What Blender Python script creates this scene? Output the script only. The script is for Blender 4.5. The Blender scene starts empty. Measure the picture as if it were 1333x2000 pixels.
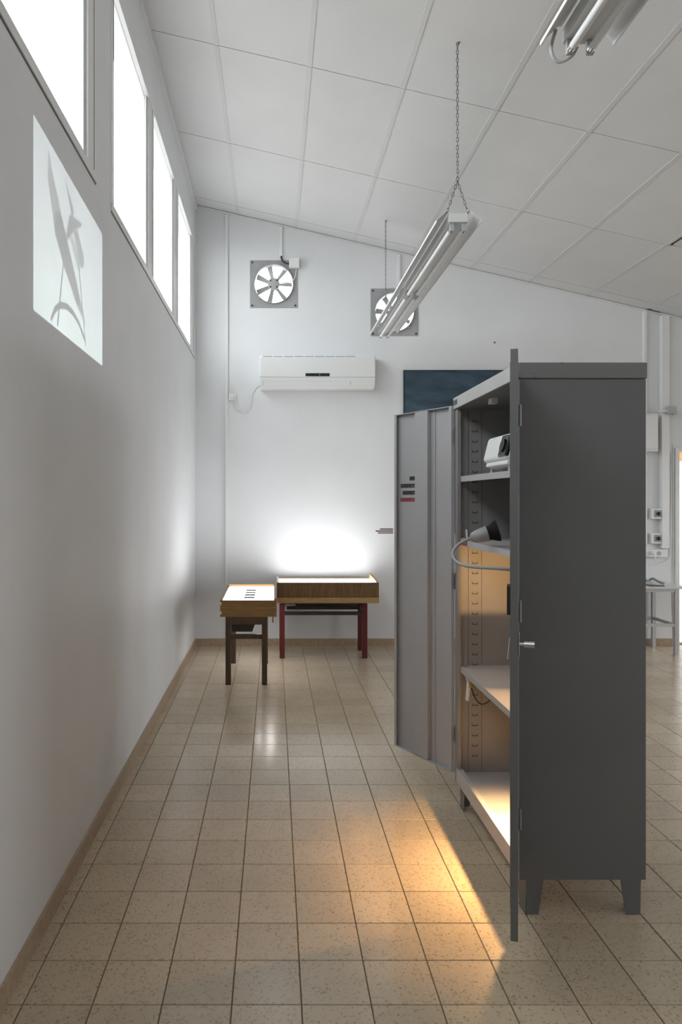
import bpy, math, random
from mathutils import Vector, Matrix
random.seed(7)
C = bpy.context.scene.collection
SC = bpy.context.scene
R = math.radians

# ------------------------------------------------------------------ camera
cam = bpy.data.cameras.new('camera')
cam.sensor_fit = 'AUTO'; cam.sensor_width = 36.0
cam.lens = 1422.0 / 2000.0 * 36.0
cam.shift_x = (666.5 - 535.0) / 2000.0
cam.shift_y = -27.0 / 2000.0
cam.clip_start = 0.02
camo = bpy.data.objects.new('camera', cam); C.objects.link(camo)
camo.location = (0, 0, 1.45); camo.rotation_euler = (R(90), 0, 0)
SC.camera = camo

# ------------------------------------------------------------------ sky, exposure
SKY = 8.5
world = bpy.data.worlds.new('sky'); SC.world = world; world.use_nodes = True
bg = world.node_tree.nodes['Background']
bg.inputs[0].default_value = (0.97, 0.985, 1.0, 1); bg.inputs[1].default_value = SKY
SC.view_settings.view_transform = 'Standard'
SC.view_settings.look = 'None'
SC.view_settings.gamma = 1.0
SC.view_settings.use_curve_mapping = False
SC.view_settings.exposure = 0.04
SC.cycles.max_bounces = 8; SC.cycles.diffuse_bounces = 5
SC.cycles.transparent_max_bounces = 12
SC.cycles.sample_clamp_indirect = 6.0
SC.cycles.caustics_reflective = False; SC.cycles.caustics_refractive = False
SC.cycles.use_denoising = True
SC.cycles.use_adaptive_sampling = False

def portal(loc, rot, sx, sy):
    l = bpy.data.lights.new('window_portal', 'AREA'); l.shape = 'RECTANGLE'; l.size = sx; l.size_y = sy
    l.cycles.is_portal = True
    o = bpy.data.objects.new('window_portal', l); C.objects.link(o); o.location = loc; o.rotation_euler = rot

# ------------------------------------------------------------------ room numbers
XL, XR, YF, YB = -0.775, 6.55, -3.2, 7.18
def cz(x): return 4.344 - 0.2324 * (x + 0.77)
SILL, HEAD = 2.82, 3.95
TH = 0.14
# window openings along the left wall, as y ranges
LEFT_WINS = [(-2.9, 3.165), (3.46, 7.12)]
# portals just outside the openings, facing inwards (-Z of the lamp points into the room)
for a, b in LEFT_WINS:
    portal((XL - TH - 0.01, (a + b) / 2, (SILL + HEAD) / 2), (0, R(-90), 0), HEAD - SILL, b - a)
RWIN = [(0.2, 2.2), (3.2, 5.2)]
for a, b in RWIN:
    portal((XR + 0.17, (a + b) / 2, 1.5), (0, R(90), 0), 1.2, b - a)

# ------------------------------------------------------------------ materials
MATS = {}
def mat(name, col, rough=0.5, metal=0.0, spec=0.5, noise=0.0, nscale=8.0, bump=0.0, bscale=60.0, emit=0.0, coat=0.0, stretch=None):
    m = bpy.data.materials.new(name); m.use_nodes = True
    nt = m.node_tree; b = nt.nodes['Principled BSDF']
    b.inputs['Base Color'].default_value = (*col, 1)
    b.inputs['Roughness'].default_value = rough
    b.inputs['Metallic'].default_value = metal
    b.inputs['Specular IOR Level'].default_value = spec
    b.inputs['Coat Weight'].default_value = coat
    tc = nt.nodes.new('ShaderNodeTexCoord')
    src = tc.outputs['Object']
    if stretch:
        mp = nt.nodes.new('ShaderNodeMapping'); mp.inputs['Scale'].default_value = stretch
        nt.links.new(src, mp.inputs['Vector']); src = mp.outputs['Vector']
    if noise > 0:
        n = nt.nodes.new('ShaderNodeTexNoise'); n.inputs['Scale'].default_value = nscale; n.inputs['Detail'].default_value = 5
        nt.links.new(src, n.inputs['Vector'])
        r = nt.nodes.new('ShaderNodeMapRange'); r.inputs[1].default_value = 0.3; r.inputs[2].default_value = 0.7
        r.inputs[3].default_value = 1 - noise; r.inputs[4].default_value = 1 + noise
        nt.links.new(n.outputs['Fac'], r.inputs[0])
        mx = nt.nodes.new('ShaderNodeVectorMath'); mx.operation = 'SCALE'
        mx.inputs[0].default_value = col
        nt.links.new(r.outputs[0], mx.inputs['Scale']); nt.links.new(mx.outputs[0], b.inputs['Base Color'])
    if bump > 0:
        n2 = nt.nodes.new('ShaderNodeTexNoise'); n2.inputs['Scale'].default_value = bscale; n2.inputs['Detail'].default_value = 3
        nt.links.new(src, n2.inputs['Vector'])
        bp = nt.nodes.new('ShaderNodeBump'); bp.inputs['Strength'].default_value = bump; bp.inputs['Distance'].default_value = 0.004
        nt.links.new(n2.outputs['Fac'], bp.inputs['Height']); nt.links.new(bp.outputs['Normal'], b.inputs['Normal'])
    if emit > 0:
        b.inputs['Emission Color'].default_value = (*col, 1); b.inputs['Emission Strength'].default_value = emit
    MATS[name] = m
    return m

mat('wall_paint', (0.728, 0.742, 0.762), 0.6, noise=0.025, nscale=2.2, bump=0.12, bscale=30)
mat('ceiling_panel', (0.685, 0.69, 0.695), 0.75, noise=0.02, nscale=3, bump=0.25, bscale=110)
mat('batten', (0.635, 0.635, 0.635), 0.7)
mat('plenum_dark', (0.05, 0.05, 0.05), 0.9)
mat('window_frame', (0.72, 0.73, 0.73), 0.4, noise=0.03, nscale=6)
mat('seam', (0.12, 0.12, 0.12), 0.8)
mat('white_plastic', (0.75, 0.76, 0.76), 0.35)
mat('ac_white', (0.72, 0.73, 0.73), 0.28)
mat('grey_plastic', (0.42, 0.43, 0.44), 0.45)
mat('black_plastic', (0.02, 0.02, 0.022), 0.35)
mat('matte_black', (0.012, 0.012, 0.012), 0.8, spec=0.2)
mat('black_gloss', (0.012, 0.012, 0.014), 0.12)
mat('fan_grey', (0.33, 0.335, 0.34), 0.5, noise=0.12, nscale=9)
mat('blade_grey', (0.42, 0.43, 0.44), 0.5)
mat('dark_metal', (0.05, 0.05, 0.05), 0.4, metal=0.6)
mat('chain_steel', (0.16, 0.16, 0.16), 0.4, metal=0.7)
mat('enamel', (0.66, 0.67, 0.67), 0.55, noise=0.03, nscale=5)
mat('tube_glass', (0.74, 0.75, 0.75), 0.42)
mat('chrome', (0.55, 0.55, 0.56), 0.2, metal=1.0)
mat('hinge_steel', (0.28, 0.28, 0.28), 0.35, metal=0.8)
mat('brass', (0.55, 0.36, 0.12), 0.3, metal=1.0)
mat('cab_paint', (0.135, 0.137, 0.140), 0.42, noise=0.06, nscale=3)
mat('cab_inside', (0.26, 0.25, 0.25), 0.45, noise=0.05, nscale=4)
mat('cab_shelf', (0.42, 0.41, 0.415), 0.4, noise=0.05, nscale=5)
mat('door_inner', (0.40, 0.40, 0.415), 0.40, noise=0.04, nscale=3)
mat('slot_dark', (0.09, 0.08, 0.08), 0.6)
mat('wood_box', (0.23, 0.125, 0.042), 0.45, noise=0.22, nscale=6, stretch=(1.2, 9, 14))
mat('wood_box_dark', (0.15, 0.078, 0.030), 0.5, noise=0.28, nscale=6, stretch=(10, 4, 1.2))
mat('wood_edge', (0.36, 0.22, 0.09), 0.5, noise=0.2, nscale=7, stretch=(1.5, 6, 12))
mat('wood_legs', (0.055, 0.032, 0.018), 0.5, noise=0.35, nscale=9, stretch=(8, 8, 2))
mat('red_legs', (0.10, 0.010, 0.012), 0.4, noise=0.15, nscale=8)
mat('white_panel_edge', (0.75, 0.75, 0.72), 0.4)
mat('hall_wood', (0.5, 0.24, 0.08), 0.5, noise=0.2, nscale=6, stretch=(1, 5, 12))
mat('baseboard_tile', (0.39, 0.295, 0.20), 0.4, noise=0.16, nscale=45)
mat('ground_concrete', (0.32, 0.31, 0.30), 0.9, noise=0.1, nscale=2)
mat('table_steel', (0.42, 0.42, 0.43), 0.35, metal=0.4)
mat('laminate', (0.55, 0.55, 0.55), 0.35)
mat('cord_grey', (0.30, 0.30, 0.31), 0.5)
mat('lamp_grey', (0.33, 0.33, 0.34), 0.35)
mat('red_tape', (0.5, 0.03, 0.04), 0.5)
mat('wall_ink', (0.03, 0.03, 0.035), 0.6)
mat('wall_ink_red', (0.25, 0.05, 0.06), 0.6)
mat('ink_grey', (0.25, 0.25, 0.26), 0.6)

def light_panel(name, col, strength):
    m = bpy.data.materials.new(name); m.use_nodes = True; nt = m.node_tree
    b = nt.nodes['Principled BSDF']; b.inputs['Base Color'].default_value = (0.8, 0.8, 0.8, 1)
    b.inputs['Emission Color'].default_value = (*col, 1); b.inputs['Emission Strength'].default_value = strength
    MATS[name] = m
light_panel('light_panel', (1.0, 1.0, 1.0), 7.0)
light_panel('light_panel_b', (1.0, 1.0, 1.0), 6.0)
light_panel('bulb_warm', (1.0, 0.62, 0.25), 4.0)

def printed(name, base, ink, sx, sz):
    """flat print: tiny rows of illegible lettering"""
    m = bpy.data.materials.new(name); m.use_nodes = True; nt = m.node_tree; b = nt.nodes['Principled BSDF']
    b.inputs['Roughness'].default_value = 0.5
    tc = nt.nodes.new('ShaderNodeTexCoord'); mp = nt.nodes.new('ShaderNodeMapping'); mp.inputs['Scale'].default_value = (sx, sx, sz)
    v = nt.nodes.new('ShaderNodeTexNoise'); v.inputs['Scale'].default_value = 1.0; v.inputs['Detail'].default_value = 1
    nt.links.new(tc.outputs['Object'], mp.inputs[0]); nt.links.new(mp.outputs[0], v.inputs['Vector'])
    r = nt.nodes.new('ShaderNodeValToRGB'); r.color_ramp.elements[0].position = 0.57; r.color_ramp.elements[1].position = 0.64
    r.color_ramp.elements[0].color = (*base, 1); r.color_ramp.elements[1].color = (*ink, 1)
    nt.links.new(v.outputs['Fac'], r.inputs[0]); nt.links.new(r.outputs[0], b.inputs['Base Color'])
    MATS[name] = m
printed('print_black', (0.012, 0.012, 0.014), (0.25, 0.25, 0.25), 260, 160)
printed('print_red', (0.22, 0.02, 0.03), (0.5, 0.25, 0.25), 260, 160)
printed('print_desk', (0.02, 0.02, 0.02), (0.22, 0.22, 0.22), 190, 90)

def glass():
    m = bpy.data.materials.new('window_glass'); m.use_nodes = True; nt = m.node_tree
    for n in list(nt.nodes): nt.nodes.remove(n)
    out = nt.nodes.new('ShaderNodeOutputMaterial')
    t = nt.nodes.new('ShaderNodeBsdfTransparent'); t.inputs[0].default_value = (0.93, 0.95, 0.95, 1)
    g = nt.nodes.new('ShaderNodeBsdfGlossy'); g.inputs['Roughness'].default_value = 0.02
    d = nt.nodes.new('ShaderNodeBsdfTranslucent'); d.inputs[0].default_value = (0.8, 0.8, 0.8, 1)
    fr = nt.nodes.new('ShaderNodeFresnel'); fr.inputs[0].default_value = 1.3
    n = nt.nodes.new('ShaderNodeTexNoise'); n.inputs['Scale'].default_value = 3.0; n.inputs['Detail'].default_value = 6
    tc = nt.nodes.new('ShaderNodeTexCoord'); nt.links.new(tc.outputs['Object'], n.inputs['Vector'])
    r = nt.nodes.new('ShaderNodeMapRange'); r.inputs[1].default_value = 0.35; r.inputs[2].default_value = 0.75
    r.inputs[3].default_value = 0.04; r.inputs[4].default_value = 0.14
    nt.links.new(n.outputs['Fac'], r.inputs[0])
    m1 = nt.nodes.new('ShaderNodeMixShader'); m2 = nt.nodes.new('ShaderNodeMixShader')
    nt.links.new(r.outputs[0], m1.inputs[0]); nt.links.new(t.outputs[0], m1.inputs[1]); nt.links.new(d.outputs[0], m1.inputs[2])
    fm = nt.nodes.new('ShaderNodeMath'); fm.operation = 'MULTIPLY'; fm.inputs[1].default_value = 0.3; nt.links.new(fr.outputs[0], fm.inputs[0]); nt.links.new(fm.outputs[0], m2.inputs[0]); nt.links.new(m1.outputs[0], m2.inputs[1]); nt.links.new(g.outputs[0], m2.inputs[2])
    nt.links.new(m2.outputs[0], out.inputs[0])
    MATS['window_glass'] = m
glass()

def terrazzo():
    m = bpy.data.materials.new('terrazzo'); m.use_nodes = True; nt = m.node_tree; N = nt.nodes.new; L = nt.links.new
    b = nt.nodes['Principled BSDF']
    geo = N('ShaderNodeNewGeometry')
    # one random value for each tile, from its place in the grid
    off = N('ShaderNodeVectorMath'); off.operation = 'ADD'; off.inputs[1].default_value = (0.7203 + 2.0, -2.085 + 20.0, 0)
    L(geo.outputs['Position'], off.inputs[0])
    sc = N('ShaderNodeVectorMath'); sc.operation = 'SCALE'; sc.inputs['Scale'].default_value = 5.0; L(off.outputs[0], sc.inputs[0])
    fl = N('ShaderNodeVectorMath'); fl.operation = 'FLOOR'; L(sc.outputs[0], fl.inputs[0])
    wn = N('ShaderNodeTexWhiteNoise'); wn.noise_dimensions = '2D'; L(fl.outputs[0], wn.inputs['Vector'])
    # chips
    v = N('ShaderNodeTexVoronoi'); v.inputs['Scale'].default_value = 120.0; v.inputs['Randomness'].default_value = 1.0
    L(geo.outputs['Position'], v.inputs['Vector'])
    n0 = N('ShaderNodeTexNoise'); n0.inputs['Scale'].default_value = 260; L(geo.outputs['Position'], n0.inputs['Vector'])
    sep = N('ShaderNodeSeparateColor'); L(v.outputs['Color'], sep.inputs[0])
    ramp = N('ShaderNodeValToRGB'); cr = ramp.color_ramp; cr.interpolation = 'CONSTANT'
    cr.elements[0].position = 0.0; cr.elements[0].color = (0.51, 0.415, 0.30, 1)
    cr.elements[1].position = 0.52; cr.elements[1].color = (0.55, 0.455, 0.335, 1)
    for p, c in ((0.64, (0.45, 0.36, 0.255)), (0.82, (0.385, 0.29, 0.19)), (0.97, (0.30, 0.22, 0.14))):
        e = cr.elements.new(p); e.color = (*c, 1)
    L(sep.outputs[0], ramp.inputs[0])
    base = N('ShaderNodeMix'); base.data_type = 'RGBA'; base.inputs['B'].default_value = (0.52, 0.425, 0.31, 1)
    edge = N('ShaderNodeMapRange'); edge.inputs[1].default_value = 0.35; edge.inputs[2].default_value = 0.6
    L(v.outputs['Distance'], edge.inputs[0])
    L(edge.outputs[0], base.inputs['Factor']); L(ramp.outputs[0], base.inputs['A'])
    tv = N('ShaderNodeMapRange'); tv.inputs[3].default_value = 0.92; tv.inputs[4].default_value = 1.06; L(wn.outputs['Value'], tv.inputs[0])
    big = N('ShaderNodeTexNoise'); big.inputs['Scale'].default_value = 1.6; big.inputs['Detail'].default_value = 4; L(geo.outputs['Position'], big.inputs['Vector'])
    bv = N('ShaderNodeMapRange'); bv.inputs[1].default_value = 0.3; bv.inputs[2].default_value = 0.7; bv.inputs[3].default_value = 0.90; bv.inputs[4].default_value = 1.06
    L(big.outputs['Fac'], bv.inputs[0])
    mu = N('ShaderNodeMath'); mu.operation = 'MULTIPLY'; L(tv.outputs[0], mu.inputs[0]); L(bv.outputs[0], mu.inputs[1])
    fin = N('ShaderNodeVectorMath'); fin.operation = 'SCALE'; L(base.outputs['Result'], fin.inputs[0]); L(mu.outputs[0], fin.inputs['Scale'])
    L(fin.outputs[0], b.inputs['Base Color'])
    rg = N('ShaderNodeMapRange'); rg.inputs[3].default_value = 0.12; rg.inputs[4].default_value = 0.26; L(n0.outputs['Fac'], rg.inputs[0])
    L(rg.outputs[0], b.inputs['Roughness'])
    b.inputs['Specular IOR Level'].default_value = 0.5
    MATS['terrazzo'] = m
terrazzo()
mat('grout', (0.13, 0.095, 0.06), 0.85)

def chalk():
    m = mat('chalkboard', (0.02, 0.045, 0.07), 0.55)
    nt = m.node_tree; N = nt.nodes.new; L = nt.links.new; b = nt.nodes['Principled BSDF']
    tc = N('ShaderNodeTexCoord'); mp = N('ShaderNodeMapping'); mp.inputs['Scale'].default_value = (0.9, 1, 2.6)
    n = N('ShaderNodeTexNoise'); n.inputs['Scale'].default_value = 3.0; n.inputs['Detail'].default_value = 6; n.inputs['Distortion'].default_value = 0.6
    L(tc.outputs['Object'], mp.inputs[0]); L(mp.outputs[0], n.inputs['Vector'])
    r = N('ShaderNodeValToRGB'); r.color_ramp.elements[0].position = 0.35; r.color_ramp.elements[0].color = (0.012, 0.030, 0.048, 1)
    r.color_ramp.elements[1].position = 0.75; r.color_ramp.elements[1].color = (0.06, 0.105, 0.15, 1)
    L(n.outputs['Fac'], r.inputs[0]); L(r.outputs[0], b.inputs['Base Color'])
chalk()

def chipped(name, col):
    m = mat(name, col, 0.42)
    nt = m.node_tree; N = nt.nodes.new; L = nt.links.new; b = nt.nodes['Principled BSDF']
    tc = N('ShaderNodeTexCoord'); n = N('ShaderNodeTexNoise'); n.inputs['Scale'].default_value = 16; n.inputs['Detail'].default_value = 8; n.inputs['Roughness'].default_value = 0.65
    L(tc.outputs['Object'], n.inputs['Vector'])
    r = N('ShaderNodeValToRGB'); r.color_ramp.elements[0].position = 0.63; r.color_ramp.elements[0].color = (*col, 1)
    r.color_ramp.elements[1].position = 0.66; r.color_ramp.elements[1].color = (0.02, 0.018, 0.016, 1)
    L(n.outputs['Fac'], r.inputs[0]); L(r.outputs[0], b.inputs['Base Color'])
chipped('cab_top_paint', (0.165, 0.165, 0.167))

# ------------------------------------------------------------------ mesh helpers
WL = {}
def wloc(o): return WL.get(o.name, Vector((0, 0, 0))) if o else Vector((0, 0, 0))

class MB:
    def __init__(s): s.v = []; s.f = []
    def add(s, vs, fs):
        k = len(s.v); s.v += [Vector(p) for p in vs]; s.f += [tuple(i + k for i in f) for f in fs]; return s
    def box(s, x0, x1, y0, y1, z0, z1):
        vs = [(x, y, z) for z in (z0, z1) for y in (y0, y1) for x in (x0, x1)]
        return s.add(vs, [(0, 2, 3, 1), (4, 5, 7, 6), (0, 1, 5, 4), (2, 6, 7, 3), (0, 4, 6, 2), (1, 3, 7, 5)])
    def prism(s, poly, axis, a, b):
        """poly in the two other axes (x,y,z order without axis), extruded from a to b"""
        n = len(poly); vs = []
        for t in (a, b):
            for p in poly:
                q = list(p); q.insert(axis, t); vs.append(q)
        return s.add(vs, [tuple(range(n - 1, -1, -1)), tuple(range(n, 2 * n))] + [(i, (i + 1) % n, n + (i + 1) % n, n + i) for i in range(n)])
    def tube(s, pts, r, n=8, caps=True):
        pts = [Vector(p) for p in pts]; m = len(pts)
        rs = r if isinstance(r, (list, tuple)) else [r] * m
        up = None; vs = []
        for i, p in enumerate(pts):
            d = (pts[min(i + 1, m - 1)] - pts[max(i - 1, 0)]).normalized()
            if up is None:
                up = Vector((0, 0, 1)) if abs(d.z) < 0.9 else Vector((1, 0, 0))
            a = d.cross(up).normalized(); up = a.cross(d).normalized()
            for k in range(n):
                t = 2 * math.pi * k / n
                vs.append(p + rs[i] * (math.cos(t) * a + math.sin(t) * up))
        fs = [(i * n + k, i * n + (k + 1) % n, (i + 1) * n + (k + 1) % n, (i + 1) * n + k) for i in range(m - 1) for k in range(n)]
        if caps: fs += [tuple(range(n - 1, -1, -1)), tuple(range((m - 1) * n, m * n))]
        return s.add(vs, fs)
    def cyl(s, p0, p1, r0, r1=None, n=16): return s.tube([p0, p1], [r0, r0 if r1 is None else r1], n)
    def xf(s, M, k=0):
        s.v = s.v[:k] + [M @ p for p in s.v[k:]]; return s
    def build(s, name, m, parent=None, smooth=False, bevel=0.0, seg=2):
        lo = Vector((min(p.x for p in s.v), min(p.y for p in s.v), min(p.z for p in s.v)))
        hi = Vector((max(p.x for p in s.v), max(p.y for p in s.v), max(p.z for p in s.v)))
        org = Vector(((lo.x + hi.x) / 2, (lo.y + hi.y) / 2, lo.z))
        me = bpy.data.meshes.new(name); me.from_pydata([p - org for p in s.v], [], s.f); me.validate(); me.update()
        me.materials.append(MATS[m])
        if smooth:
            for p in me.polygons: p.use_smooth = True
        o = bpy.data.objects.new(name, me); C.objects.link(o)
        o.location = org - wloc(parent); WL[o.name] = org
        if parent: o.parent = parent
        if bevel > 0:
            b = o.modifiers.new('bevel', 'BEVEL'); b.width = bevel; b.segments = seg; b.limit_method = 'ANGLE'
        if smooth:
            try: me.set_sharp_from_angle(angle=R(40))
            except Exception: pass
        return o

def B(name, m, parent, *a, **k): return MB().box(*a).build(name, m, parent, **k)
def thing(name, label, cat, loc, group=None):
    o = bpy.data.objects.new(name, None); C.objects.link(o); o.location = loc; o.empty_display_size = 0.1
    WL[o.name] = Vector(loc); return tag(o, label, cat, group)
def tag(o, label, cat, group=None):
    o['label'] = label; o['category'] = cat
    if group: o['group'] = group
    return o
def struct(o, label=None):
    o['kind'] = 'structure'
    if label: o['label'] = label
    return o
def arc(c, r, a0, a1, n, plane='xz', const=0):
    out = []
    for i in range(n + 1):
        t = a0 + (a1 - a0) * i / n
        p = (c[0] + r * math.cos(t), c[1] + r * math.sin(t))
        out.append((p[0], const, p[1]) if plane == 'xz' else (p[0], p[1], const))
    return out
def catmull(P, k=8):
    P = [Vector(p) for p in P]; out = []
    for i in range(len(P) - 1):
        p0 = P[max(i - 1, 0)]; p1 = P[i]; p2 = P[i + 1]; p3 = P[min(i + 2, len(P) - 1)]
        for j in range(k):
            t = j / k
            out.append(0.5 * ((2 * p1) + (-p0 + p2) * t + (2 * p0 - 5 * p1 + 4 * p2 - p3) * t * t + (-p0 + 3 * p1 - 3 * p2 + p3) * t ** 3))
    out.append(P[-1]); return out
def grid_wall(mb, us, zs, holes, put):
    """boxes for all cells of the grid us x zs that are not inside a hole (u0,u1,z0,z1)"""
    us = sorted(set(us + [h[0] for h in holes] + [h[1] for h in holes])); zs = sorted(set(zs + [h[2] for h in holes] + [h[3] for h in holes]))
    for i in range(len(us) - 1):
        for j in range(len(zs) - 1):
            uc = (us[i] + us[i + 1]) / 2; zc = (zs[j] + zs[j + 1]) / 2
            if any(h[0] < uc < h[1] and h[2] < zc < h[3] for h in holes): continue
            put(mb, us[i], us[i + 1], zs[j], zs[j + 1])

# ------------------------------------------------------------------ the setting: ground, floor, walls, ceiling
gm = MB().box(-40, 40, -40, 40, -0.30, -0.20); struct(gm.build('ground', 'ground_concrete'), 'grey concrete ground outside the building')

# floor: grout bed plus terrazzo tiles
floor = struct(B('floor', 'grout', None, XL - 0.14, XR + 0.15, YF - 0.15, YB + 0.15, -0.12, -0.0025), 'beige terrazzo tile floor')
GX0, GY0, T, GAP = -0.7203, 2.085, 0.2, 0.0032
def tile_mb(x0, x1, y0, y1):
    c = 0.0015; g = GAP / 2; x0 += g; x1 -= g; y0 += g; y1 -= g
    vs = [(x0, y0, -0.008), (x1, y0, -0.008), (x1, y1, -0.008), (x0, y1, -0.008),
          (x0, y0, -0.0016), (x1, y0, -0.0016), (x1, y1, -0.0016), (x0, y1, -0.0016),
          (x0 + c, y0 + c, 0), (x1 - c, y0 + c, 0), (x1 - c, y1 - c, 0), (x0 + c, y1 - c, 0)]
    fs = [(i, (i + 1) % 4, 4 + (i + 1) % 4, 4 + i) for i in range(4)] + [(4 + i, 4 + (i + 1) % 4, 8 + (i + 1) % 4, 8 + i) for i in range(4)] + [(8, 9, 10, 11)]
    return vs, fs
cells = []
xs = [XL] + [GX0 + T * k for k in range(0, 37) if GX0 + T * k < XR] + [XR]
ys = [YF] + [GY0 + T * k for k in range(-27, 27) if YF < GY0 + T * k < YB] + [YB]
for i in range(len(xs) - 1):
    for j in range(len(ys) - 1):
        x0, x1, y0, y1 = xs[i], xs[i + 1], ys[j], ys[j + 1]
        xc, yc = (x0 + x1) / 2, (y0 + y1) / 2
        vis = False
        if y1 > 2.0:
            for (px, py) in ((x0, y1), (x1, y1), (x0, max(y0, 1.99)), (x1, max(y0, 1.99)), (xc, yc)):
                if py < 1.99: continue
                u = 535 + 1422 * px / py; v = 973 + 1422 * 1.45 / py
                if -20 < u < 1333 and v < 2000 and not (1012 < u < 1258 and v < 1712) and not (778 < u < 1012 and v < 1466): vis = True
        cells.append((not vis, yc + 0.15 * abs(xc), x0, x1, y0, y1))
cells.sort()
shared = {}
rest = MB()
for k, (hid, _, x0, x1, y0, y1) in enumerate(cells):
    if k < 300 and not hid:
        key = (round(x1 - x0, 3), round(y1 - y0, 3))
        if key not in shared:
            a, b = (x1 - x0) / 2, (y1 - y0) / 2
            vs, fs = tile_mb(-a, a, -b, b)
            me = bpy.data.meshes.new('tile'); me.from_pydata(vs, [], fs); me.update(); me.materials.append(MATS['terrazzo']); shared[key] = me
        o = bpy.data.objects.new('tile', shared[key]); C.objects.link(o)
        o.location = Vector(((x0 + x1) / 2, (y0 + y1) / 2, 0)) - wloc(floor); o.parent = floor
    else:
        rest.add(*tile_mb(x0, x1, y0, y1))
rt = rest.build('tile_field', 'terrazzo', floor); rt['kind'] = 'stuff'

# left wall with clerestory openings
lw = MB()
grid_wall(lw, [YF - 0.15, YB + 0.15], [-0.1, 4.60], [(a, b, SILL, HEAD) for a, b in LEFT_WINS],
          lambda m, u0, u1, z0, z1: m.box(XL - TH, XL, u0, u1, z0, z1))
struct(lw.build('wall_left', 'wall_paint'), 'white plastered left wall below the clerestory windows')
# back wall with fan openings and the doorway
FAN = [(0.0, 3.56), (1.19, 3.282)]
DOOR = (3.995, 4.86, -0.1, 1.905)
bw = MB()
grid_wall(bw, [XL - TH, XR + 0.15], [-0.1, 4.60], [(x - 0.212, x + 0.212, z - 0.212, z + 0.212) for x, z in FAN] + [DOOR],
          lambda m, u0, u1, z0, z1: m.box(u0, u1, YB, YB + 0.10, z0, z1))
struct(bw.build('wall_back', 'wall_paint'), 'white plastered back wall')
struct(MB().box(XL - TH, XR + 0.15, YF - 0.15, YF, -0.1, 4.6).build('wall_front', 'wall_paint'), 'white wall behind the camera')
rw = MB()
grid_wall(rw, [YF - 0.15, YB + 0.15], [-0.1, 4.6], [(a, b, 0.9, 2.1) for a, b in RWIN], lambda m, u0, u1, z0, z1: m.box(XR, XR + 0.15, u0, u1, z0, z1))
struct(rw.build('wall_right', 'wall_paint'), 'white right wall with low windows')
# roof with eaves
rf = MB().prism([(-1.08, cz(-1.08) + 0.07), (XR + 0.5, cz(XR + 0.5) + 0.07), (XR + 0.5, cz(XR + 0.5) + 0.25), (-1.08, cz(-1.08) + 0.25)], 1, YF - 0.4, YB + 0.25)
struct(rf.build('roof', 'window_frame'), 'pale sloping roof slab with an eave over the clerestory')

# suspended ceiling: dark backing plate, panels, battens
SL = math.atan(0.2324)
cb = MB().prism([(XL, cz(XL) + 0.03), (XR, cz(XR) + 0.03), (XR, cz(XR) + 0.05), (XL, cz(XL) + 0.05)], 1, YF, YB)
ceil = struct(cb.build('ceiling', 'plenum_dark'), 'sloping suspended ceiling of white fibre panels')
cxs = [XL] + [-0.354 + 0.575 * k for k in range(0, 13) if -0.354 + 0.575 * k < XR - 0.1] + [XR]
cys = [YF] + [6.975 - 1.24 * k for k in range(8, -1, -1) if 6.975 - 1.24 * k > YF] + [YB]
pm = {}
for i in range(len(cxs) - 1):
    for j in range(len(cys) - 1):
        x0, x1, y0, y1 = cxs[i], cxs[i + 1], cys[j], cys[j + 1]
        w = (x1 - x0) / math.cos(SL) - 0.012; d = (y1 - y0) - 0.007
        key = (round(w, 3), round(d, 3))
        if key not in pm:
            m = MB().box(-w / 2, w / 2, -d / 2, d / 2, 0, 0.012)
            me = bpy.data.meshes.new('ceiling_panel'); me.from_pydata(m.v, [], m.f); me.update(); me.materials.append(MATS['ceiling_panel']); pm[key] = me
        o = bpy.data.objects.new('ceiling_panel', pm[key]); C.objects.link(o)
        xc, yc = (x0 + x1) / 2, (y0 + y1) / 2
        p = Vector((xc, yc, cz(xc))); ry = SL; rz = 0
        if abs(x0 - 3.096) < 0.05 and abs(y1 - 5.735) < 0.05:      # the panel that has slipped
            p += Vector((0.03, -0.002, -0.001)); rz = R(-1.1)
        o.location = p - wloc(ceil); o.parent = ceil
        o.rotation_euler = (0, ry, rz)
for x in cxs[1:-1]:
    for j in range(len(cys) - 1):
        m = MB().prism([(x - 0.014, cz(x - 0.014) - 0.003), (x + 0.014, cz(x + 0.014) - 0.003), (x + 0.014, cz(x + 0.014) + 0.006), (x - 0.014, cz(x - 0.014) + 0.006)], 1, cys[j] + 0.002, cys[j + 1] - 0.002)
        m.build('batten', 'batten', ceil)
tp = MB().prism([(3.655, 7.172), (3.69, 7.135), (3.735, 7.155), (3.79, 7.15), (3.81, 7.172)], 2, 0, 0.004)
tp.v = [Vector((p.x, p.y, cz(p.x) - 0.002 - p.z)) for p in tp.v]
tp.build('torn_edge', 'plenum_dark', ceil)
# trims along the ceiling
m = MB().prism([(XL, 4.30), (XL + 0.022, 4.30), (XL + 0.022, cz(XL + 0.022)), (XL, cz(XL))], 1, YF, YB)
struct(m.build('trim_1', 'window_frame'), 'thin white strip between left wall and ceiling')
m = MB().prism([(XL + 0.03, cz(XL + 0.03) - 0.022), (XR, cz(XR) - 0.022), (XR, cz(XR) - 0.006), (XL + 0.03, cz(XL + 0.03) - 0.006)], 1, YB - 0.012, YB)
struct(m.build('trim_2', 'window_frame'), 'thin white strip between back wall and ceiling')

# baseboards
struct(B('baseboard_left', 'baseboard_tile', None, XL, XL + 0.012, YF, YB, 0, 0.068), 'brown terrazzo skirting along the left wall')
struct(B('baseboard_back', 'baseboard_tile', None, XL + 0.012, 3.93, YB - 0.012, YB, 0, 0.066), 'brown terrazzo skirting along the back wall')

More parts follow.
